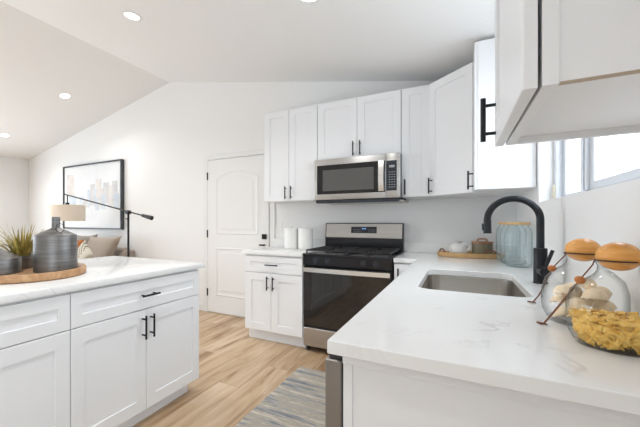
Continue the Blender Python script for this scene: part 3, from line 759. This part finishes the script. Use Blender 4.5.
r = thing('sofa', (-5.3, 3.3, 0), 'beige upholstered sofa against the back wall below the painting', 'sofa')
def soft(x0, x1, y0, y1, z0, z1, bev, name, m='sofa'):
    return MB().box(x0, x1, y0, y1, z0, z1, bev, seg=4).build(name, m, r, 60)
soft(-6.5, -4.19, 2.86, 3.74, 0.12, 0.34, 0.02, 'base'); soft(-6.405, -4.27, 3.60, 3.745, 0.34, 0.80, 0.05, 'back')
for x0, x1 in ((-4.265, -4.175), (-6.5, -6.41)):       # arms slope down towards the seat front
    b = MB().prism([(2.86, 0.345), (3.595, 0.345), (3.735, 0.345), (3.735, 0.765), (3.56, 0.765), (3.46, 0.68), (3.25, 0.62), (2.90, 0.54), (2.86, 0.51)], x0, x1, bev=0.025)
    for v_ in b.bm.verts: v_.co = Vector((v_.co.z, v_.co.x, v_.co.y))
    b.smooth = True; b.build('arm', 'sofa', r, 60)
for x0, x1 in ((-6.405, -5.345), (-5.335, -4.27)): soft(x0, x1, 2.84, 3.595, 0.34, 0.52, 0.05, 'seat_cushion')
for x in (-6.42, -4.27):
    for y in (2.95, 3.65): MB().cyl((x, y, 0), (x, y, 0.125), 0.02, 12, r1=0.028).build('leg', 'black', r)
def pillow(c, w, h, t, yaw, lean, roll, m, name='throw_pillow', pat=None, sh=0.0):
    b = MB(); n = 14; G = {}
    for s in (1, -1):
        for i in range(n+1):
            for j in range(n+1):
                a, d = -1+2*i/n, -1+2*j/n
                if (i in (0, n) or j in (0, n)) and s == -1: G[s, i, j] = G[1, i, j]; continue
                pin = 1-0.10*(1-abs(d)**2)*abs(a)**3*1 ; pin2 = 1-0.10*(1-abs(a)**2)*abs(d)**3
                th = t/2*((1-a**4)*(1-d**4))**0.55
                G[s, i, j] = b.bm.verts.new((a*w/2*pin+sh*d*h/2, -s*th, d*h/2*pin2))
        for i in range(n):
            for j in range(n):
                q = (G[s, i, j], G[s, i+1, j], G[s, i+1, j+1], G[s, i, j+1])
                f = b.bm.faces.new(q if s > 0 else q[::-1])
                if pat and 2 <= i < 8 and ((i+j) % 3 == 0): f.material_index = 1
    R = Matrix.Rotation(yaw, 4, 'Z') @ Matrix.Rotation(lean, 4, 'X') @ Matrix.Rotation(roll, 4, 'Y')
    for v_ in b.bm.verts: v_.co = R @ v_.co + Vector(c)
    b.smooth = True
    return b.build(name, m, None, 80)
tag(pillow((-4.60, 3.42, 0.76), 0.74, 0.43, 0.14, 0.0, -0.06, -0.03, 'tan', sh=0.55), 'large plain tan throw pillow leaning at the right end of the sofa', 'pillow', 'sofa pillows')
tag(pillow((-5.08, 3.535, 0.775), 0.52, 0.42, 0.09, 0.0, -0.02, -0.06, 'taupe', sh=0.1), 'dark taupe throw pillow standing behind the patterned one on the sofa', 'pillow', 'sofa pillows')
tag(pillow((-5.06, 3.30, 0.735), 0.38, 0.38, 0.12, 0.0, -0.20, 0.0, 'rust'), 'rust orange throw pillow peeking out beside the big metal bottle', 'pillow', 'sofa pillows')
tag(pillow((-4.505, 3.08, 0.725), 0.30, 0.30, 0.12, 0.0, -0.15, 0.72, ['cream', 'pattern'], pat=True), 'cream throw pillow with a dark woven band, in front on the sofa', 'pillow', 'sofa pillows')

# ------------------------------------------------------------------ island tray group
TX, TY = -2.035, 1.035
r = tag(MB().lathe((TX, TY, CT), [(0, 0.0), (0.300, 0.0), (0.310, 0.006), (0.310, 0.034), (0.306, 0.040), (0.286, 0.040), (0.281, 0.034), (0.281, 0.016), (0, 0.016)], 72).build('round_tray', 'woodtray', None, 40),
        'round light wood tray with a low rim on the island countertop', 'tray')
zt = CT+0.0165
b = MB().lathe((-1.935, 1.15, zt), [(0, 0), (0.109, 0), (0.112, 0.003), (0.112, 0.197), (0.109, 0.203), (0.07, 0.222), (0.030, 0.239), (0.0235, 0.245), (0.0225, 0.251), (0.0225, 0.303), (0.019, 0.305), (0.018, 0.300), (0.018, 0.25), (0, 0.25)], 56)
r = thing('metal_bottle', (-1.935, 1.15, zt), 'large dark zinc bottle with a short neck, on the round wooden tray', 'bottle', 'zinc bottles')
b.build('body', 'zinc', r, 30)
rc = Vector((-1.935+0.074, 1.15-0.02, zt+0.243)); MB().tube([rc+Vector((0.024*math.cos(k*2*PI/24)*0.85, 0.024*math.cos(k*2*PI/24)*0.5, 0.024*math.sin(k*2*PI/24))) for k in range(24)], 0.0016, 6, closed=True).build('ring', 'black', r)
b = MB().lathe((-2.135, 0.925, zt), [(0, 0), (0.124, 0), (0.127, 0.003), (0.127, 0.078), (0.124, 0.084), (0.085, 0.104), (0.035, 0.125), (0.024, 0.134), (0.022, 0.14), (0.022, 0.17), (0.018, 0.172), (0.018, 0.14), (0, 0.14)], 56)
r = thing('metal_bottle', (-2.135, 0.925, zt), 'low squat dark zinc bottle cut off by the left edge of the photo', 'bottle', 'zinc bottles')
b.build('body', 'zinc', r, 30)
r = thing('potted_grass', (-2.225, 1.11, zt), 'bushy olive green grass plant in a zinc pot behind the metal bottles', 'plant')
b = MB().lathe((-2.225, 1.11, zt), [(0, 0), (0.058, 0), (0.062, 0.003), (0.067, 0.075), (0.064, 0.078), (0.060, 0.07), (0, 0.066)], 40); b.build('pot', 'zinc', r)
b = MB(); rnd = random.Random(11)
for i in range(120):
    a = rnd.uniform(0, 2*PI); L_ = rnd.uniform(0.11, 0.215); sp = rnd.uniform(0.15, 1.3); w = rnd.uniform(0.005, 0.0085)
    base = Vector((-2.225+0.05*math.sqrt(rnd.random())*math.cos(a), 1.11+0.05*math.sqrt(rnd.random())*math.sin(a), zt+0.064))
    d = Vector((math.cos(a), math.sin(a), 0)); side = Vector((-d.y, d.x, 0)); prev = None; n = 6
    for k in range(n+1):
        t = k/n; ang = sp*(0.35+0.9*t)
        if k: pos = pos + (d*math.sin(ang)+Z_*math.cos(ang))*(L_/n)
        else: pos = base.copy()
        ww = w*(1-t)**0.7+0.0004
        c = [b.bm.verts.new(pos-side*ww), b.bm.verts.new(pos+Vector((0, 0, -0.0012))), b.bm.verts.new(pos+side*ww), b.bm.verts.new(pos+Vector((0, 0, 0.0012)))]
        if prev:
            for q in range(4): b.bm.faces.new((prev[q], prev[(q+1) % 4], c[(q+1) % 4], c[q]))
        prev = c
b.smooth = True; b.build('foliage', 'leaf', r, 80)

# ------------------------------------------------------------------ canisters and outlet left of the range
r0 = None
for (x, y, lab) in ((-1.565, 3.60, 'white lidded canister nearer the door, left one of the pair on the short counter'),
                    (-1.392, 3.585, 'white lidded canister nearer the range, right one of the pair on the short counter')):
    if r0 is None:
        r0 = r = thing('canister', (x, y, CT), lab, 'canister', 'white canisters')
        MB().lathe((x, y, CT), [(0, 0), (0.074, 0), (0.078, 0.004), (0.078, 0.203), (0, 0.203)], 40).build('body', 'ceramic', r)
        ld = MB().lathe((x, y, CT), [(0.0, 0.2035), (0.079, 0.2035), (0.080, 0.207), (0.080, 0.217), (0.074, 0.222), (0.0, 0.224)], 40).build('lid', 'ceramic', r)
        MB().lathe((x, y, CT), [(0, 0.2235), (0.008, 0.2235), (0.008, 0.231), (0.017, 0.235), (0.017, 0.243), (0.012, 0.247), (0, 0.247)], 24).build('knob', 'ceramic', ld)
    else:
        r = copy_tree(r0); r.location = (x, y, CT); r['label'] = lab
o = MB().box(-1.83, -1.755, YB-0.006, YB-0.0005, 1.075, 1.19, 0.002).build('outlet_plate', 'outlet')
tag(o, 'white outlet plate on the wall above the canisters', 'outlet')

# ------------------------------------------------------------------ corner tray group
r = thing('oval_tray', (0.08, 3.52, CT), 'small oval wooden tray with leather loop handles in the counter corner', 'tray')
b = MB().lathe((0.08, 3.52, CT), [(0, 0.0), (0.225, 0.0), (0.235, 0.004), (0.24, 0.036), (0.236, 0.038), (0.228, 0.038), (0.224, 0.012), (0, 0.010)], 64, sx=1.0, sy=0.62); b.build('tray_body', 'acacia', r)
for p0, p1 in (((-0.145, 3.50), (-0.095, 3.425)), ((0.155, 3.388), (0.275, 3.435))):
    pts = []
    for k in range(13):
        t = k/12; pts.append((p0[0]+(p1[0]-p0[0])*t, p0[1]+(p1[1]-p0[1])*t, CT+0.030+0.036*math.sin(PI*t)))
    MB().tube(pts, 0.0055, 8).build('loop_handle', 'leather', r)
zt2 = CT+0.0112
r = thing('sugar_pot', (0.000, 3.52, zt2), 'white ceramic pot with grey lid knob on the oval tray', 'pot')
b = MB().lathe((0.000, 3.52, zt2), [(0, 0), (0.055, 0), (0.066, 0.012), (0.072, 0.045), (0.064, 0.078), (0.05, 0.088), (0, 0.088)], 40); b.build('body', 'ceramic', r)
ld = MB().lathe((0.000, 3.52, zt2), [(0, 0.0885), (0.05, 0.0885), (0.048, 0.094), (0.03, 0.101), (0, 0.103)], 36).build('lid', 'ceramic', r)
MB().lathe((0.000, 3.52, zt2), [(0, 0.1025), (0.008, 0.1025), (0.008, 0.108), (0.026, 0.111), (0.026, 0.119), (0, 0.121)], 24).build('knob', 'steel', ld)
b = MB(); b.tube([(0.0+s_, 3.505, z) for s_, z in ((-0.066, zt2+0.07), (-0.085, zt2+0.082), (-0.10, zt2+0.07), (-0.097, zt2+0.045), (-0.075, zt2+0.03))], 0.005, 8); b.build('handle', 'ceramic', r)
b = MB(); b.tube([(0.060, 3.49, zt2+0.04), (0.077, 3.475, zt2+0.06), (0.082, 3.465, zt2+0.085)], [0.012, 0.009, 0.007], 10); b.build('spout', 'ceramic', r)
r = thing('storage_pot', (0.165, 3.515, zt2), 'olive glass pot with flat wooden lid on the oval tray', 'pot')
MB().lathe((0.165, 3.515, zt2), [(0, 0), (0.066, 0), (0.071, 0.006), (0.073, 0.10), (0.07, 0.104), (0, 0.104)], 40).build('body', 'smoke', r)
ld = MB().lathe((0.165, 3.515, zt2), [(0, 0.1045), (0.074, 0.1045), (0.076, 0.108), (0.076, 0.118), (0.074, 0.121), (0, 0.121)], 40).build('lid', 'walnut', r)
b = MB(); b.tube([(x_+0.043, 3.515, z_) for x_, z_ in ((0.090, zt2+0.120), (0.092, zt2+0.138), (0.102, zt2+0.143), (0.142, zt2+0.143), (0.152, zt2+0.138), (0.154, zt2+0.120))], 0.007, 10); b.build('lid_handle', 'walnut', ld)

# three bluish glass jars with wooden lids
r0 = None
for i, (x, y, lab) in enumerate(((0.331, 2.915, 'bluish glass jar with wooden lid nearest the faucet, front one of three'),
                                 (0.322, 3.085, 'bluish glass jar with wooden lid in the middle of the row of three'),
                                 (0.311, 3.26, 'bluish glass jar with wooden lid at the back of the row by the tray'))):
    if r0 is None:
        r0 = r = thing('glass_jar', (x, y, CT), lab, 'jar', 'bluish glass jars')
        R = 0.073
        MB().lathe((x, y, CT), [(0, 0), (R-0.018, 0), (R-0.006, 0.006), (R, 0.025), (R, 0.215), (R-0.006, 0.245), (R-0.018, 0.262), (R-0.016, 0.272), (R-0.020, 0.274)], 44).build('glass_body', 'blueglass', r, 50)
        MB().lathe((x, y, CT), [(0, 0.2745), (R-0.013, 0.2745), (R-0.012, 0.277), (R-0.012, 0.290), (R-0.014, 0.292), (0, 0.292)], 40).build('lid', 'acacia', r)
    else:
        r = copy_tree(r0); r.location = (x, y, CT); r['label'] = lab

# ------------------------------------------------------------------ faucet
fx, fy = 0.333, 2.195
r = thing('faucet', (fx, fy, CT), 'tall matte black gooseneck pull-down faucet behind the sink', 'faucet')
MB().lathe((fx, fy, CT), [(0, 0), (0.029, 0), (0.029, 0.006), (0.0265, 0.008), (0.0265, 0.165), (0.025, 0.168), (0, 0.168)], 32).build('body', 'faucet', r)
R = 0.104; z0 = 1.204; pts = [(fx, fy, CT+0.16), (fx, fy, 1.12)]
for k in range(29):
    a = PI*k/28; pts.append((fx-R+R*math.cos(a), fy, z0+R*math.sin(a)))
MB().tube(pts, 0.0155, 20).build('gooseneck', 'faucet', r)
b = MB(); b.cyl((fx-2*R, fy, 1.206), (fx-2*R, fy, 1.135), 0.0165, 24, r1=0.0182); sp = b.build('spray_head', 'faucet', r)
MB().box(fx-2*R-0.024, fx-2*R-0.017, fy-0.006, fy+0.006, 1.15, 1.185, 0.002).build('button', 'plastic', sp)
hv = MB(); hv.cyl((fx, fy-0.02, 0.962), (fx+0.006, fy-0.082, 0.962), 0.021, 24); hv = hv.build('valve', 'faucet', r)
b = MB(); b.cyl((fx+0.006, fy-0.062, 0.975), (fx+0.036, fy-0.052, 1.062), 0.0075, 14); b.build('lever', 'faucet', hv)

# ------------------------------------------------------------------ onion-lid storage jars in the foreground
def onion_jar(x, y, lab, strap):
    r = thing('storage_jar', (x, y, CT), lab, 'jar', 'round jars with ball lids')
    out = [(0.078, 0.0135), (0.082, 0.0135), (0.0905, 0.034), (0.0935, 0.055), (0.0925, 0.095), (0.084, 0.128), (0.062, 0.152), (0.044, 0.166), (0.0365, 0.178), (0.0355, 0.188), (0.0405, 0.200)]
    MB().lathe((x, y, CT), out, 56).build('glass_body', 'glass', r, 50)
    MB().lathe((x, y, CT), [(0, 0.0), (0.071, 0.0), (0.0765, 0.004), (0.081, 0.011), (0.077, 0.013), (0, 0.011)], 56).build('thick_base', 'baseglass', r, 50)
    MB().tube([(x+0.0405*math.cos(k*2*PI/40), y+0.0405*math.sin(k*2*PI/40), CT+0.200) for k in range(40)], 0.0016, 8, closed=True).build('glass_rim', 'glass', r)
    prof = [(0.0395*math.sin(PI*k/22) if 0 < k < 22 else 0.0, 0.213-0.0335*math.cos(PI*k/22)) for k in range(23)]
    lid = MB().lathe((x, y, CT), prof, 40).build('ball_lid', 'knobwood', r, 60)
    pts = []
    for k in range(10):
        a = PI*1.02+k*0.115*PI/1.0*0.62; pts.append((x+0.0418*math.cos(a), y+0.0418*math.sin(a), CT+0.2035))
    MB().tube(pts, 0.0016, 6).build('cord', 'cord', lid)
    kx = Vector(pts[0])
    P_ = [kx]+[Vector(p) for p in strap]
    b = MB(); b.tube(P_, 0.0016, 8); b.tube([P_[2]]+[p+Vector((0.001, -0.004, 0.0)) for p in P_[3:]], 0.0014, 8)
    e = P_[-1]; b.tube([e, e+Vector((-0.014, 0.006, 0.0))], 0.0026, 8); b.tube([e, e+Vector((-0.010, -0.012, 0.001))], 0.0022, 8); b.tube([e, e+Vector((0.006, -0.012, 0.001))], 0.0022, 8)
    st = b.build('strap', 'leather', r)
    c = P_[2]; q = (P_[3]-P_[1]).normalized(); bd = MB()
    n = 8; bp = [c+q*(0.0095*math.cos(PI*k/n)) for k in range(n+1)]
    bd.tube(bp, [max(0.0105*math.sin(PI*k/n), 0.0026) for k in range(n+1)], 16); bd.build('bead', 'bead', r)
    return r
j1 = onion_jar(0.320, 1.175, 'round glass jar of bow-tie pasta with orange wooden ball lid, nearest the camera',
          [(0.273, 1.163, 1.092), (0.252, 1.172, 1.0525), (0.231, 1.225, 0.990), (0.216, 1.270, 0.942), (0.2065, 1.318, 0.9035)])
j2 = onion_jar(0.307, 1.396, 'round glass jar of pale shell pasta with orange wooden ball lid, nearer the faucet',
          [(0.266, 1.374, 1.100), (0.243, 1.42, 1.0525), (0.236, 1.50, 0.985), (0.232, 1.57, 0.940), (0.2285, 1.648, 0.9035)])

# bow-tie pasta: a heap nobody could count
b = MB(); rnd = random.Random(5)
def farfalle(c, R, s):
    n = 6; m = 4; G = []
    for i in range(n+1):
        row = []
        for j in range(m+1):
            a, d = -1+2*i/n, -1+2*j/m
            pin = 0.35+0.65*abs(a)**1.1
            row.append(b.bm.verts.new(R @ Vector((a*0.0165*s, d*0.011*s*pin, 0.0035*s*(1-abs(a))*math.cos(d*2.6*PI/2)*1.2+0.002*s*math.sin(a*4+d*3)*abs(a)))+c))
        G.append(row)
    for i in range(n):
        for j in range(m): b.bm.faces.new((G[i][j], G[i+1][j], G[i+1][j+1], G[i][j+1]))
def inner(z):
    return 0.0775+0.012*min(1, max(0, (z-0.012)/0.022)) if z < 0.036 else 0.0895
from mathutils import Euler
for i in range(640):
    z = rnd.uniform(0.021, 0.070); rr = inner(z-0.006)-0.0085
    q = rr*math.sqrt(rnd.uniform(0.25, 1)) if z < 0.060 else rr*math.sqrt(rnd.random())
    a = rnd.uniform(0, 2*PI)
    if z < 0.060 and q > rr*0.8:
        R = Euler((PI/2+rnd.uniform(-0.25, 0.25), rnd.uniform(0, 3), 0)).to_matrix(); q = min(q, rr-0.003)
        R = Matrix.Rotation(a+PI/2, 3, 'Z') @ R
    else: R = Euler((rnd.uniform(-0.5, 0.5), rnd.uniform(-0.5, 0.5), rnd.uniform(0, 6.3))).to_matrix()
    farfalle(Vector((0.320+q*math.cos(a), 1.175+q*math.sin(a), CT+z)), R, rnd.uniform(0.78, 0.98))
b.smooth = True
o = b.build('bow_tie_pasta', 'pasta', None, 60); tag(o, 'heap of golden bow-tie pasta inside the nearest glass jar', 'pasta', kind='stuff')
sol = o.modifiers.new('thickness', 'SOLIDIFY'); sol.thickness = 0.0012
# shell pasta, one by one
proto = None
for lay, z in enumerate((0.038, 0.070, 0.102)):
    for k in range(5):
        if k == 4:
            if lay < 2: continue
            q, a, z = 0.004, 0, 0.126
        else: q, a = (0.044, 0.048, 0.046)[lay], k*PI/2+lay*0.8+0.3
        if proto is None:
            s_ = MB().lathe((0, 0, 0), [(0.0, 0.018), (0.012, 0.0165), (0.022, 0.011), (0.029, 0.001), (0.0315, -0.010), (0.030, -0.013), (0.027, -0.009), (0.020, 0.004), (0.010, 0.010), (0, 0.011)], 36, sx=1.0, sy=0.86)
            for v_ in s_.bm.verts:
                an = math.atan2(v_.co.y, v_.co.x); rr_ = math.hypot(v_.co.x, v_.co.y)
                v_.co.z += 0.05*rr_*math.sin(an*9); v_.co.z -= 6*v_.co.x*v_.co.x
            for v_ in s_.bm.verts: v_.co *= 0.90
            proto = o = s_.build('shell_pasta', 'shell', None, 60)
        else:
            o = proto.copy(); C.objects.link(o)
        o.location = (0.307+q*math.cos(a), 1.396+q*math.sin(a), CT+z-0.026)
        o.rotation_euler = (random.uniform(-0.35, 0.35), random.uniform(-0.35, 0.35), random.uniform(0, 6))
        tag(o, 'pale shell pasta piece inside the round jar nearer the faucet', 'pasta', 'shell pasta pieces')
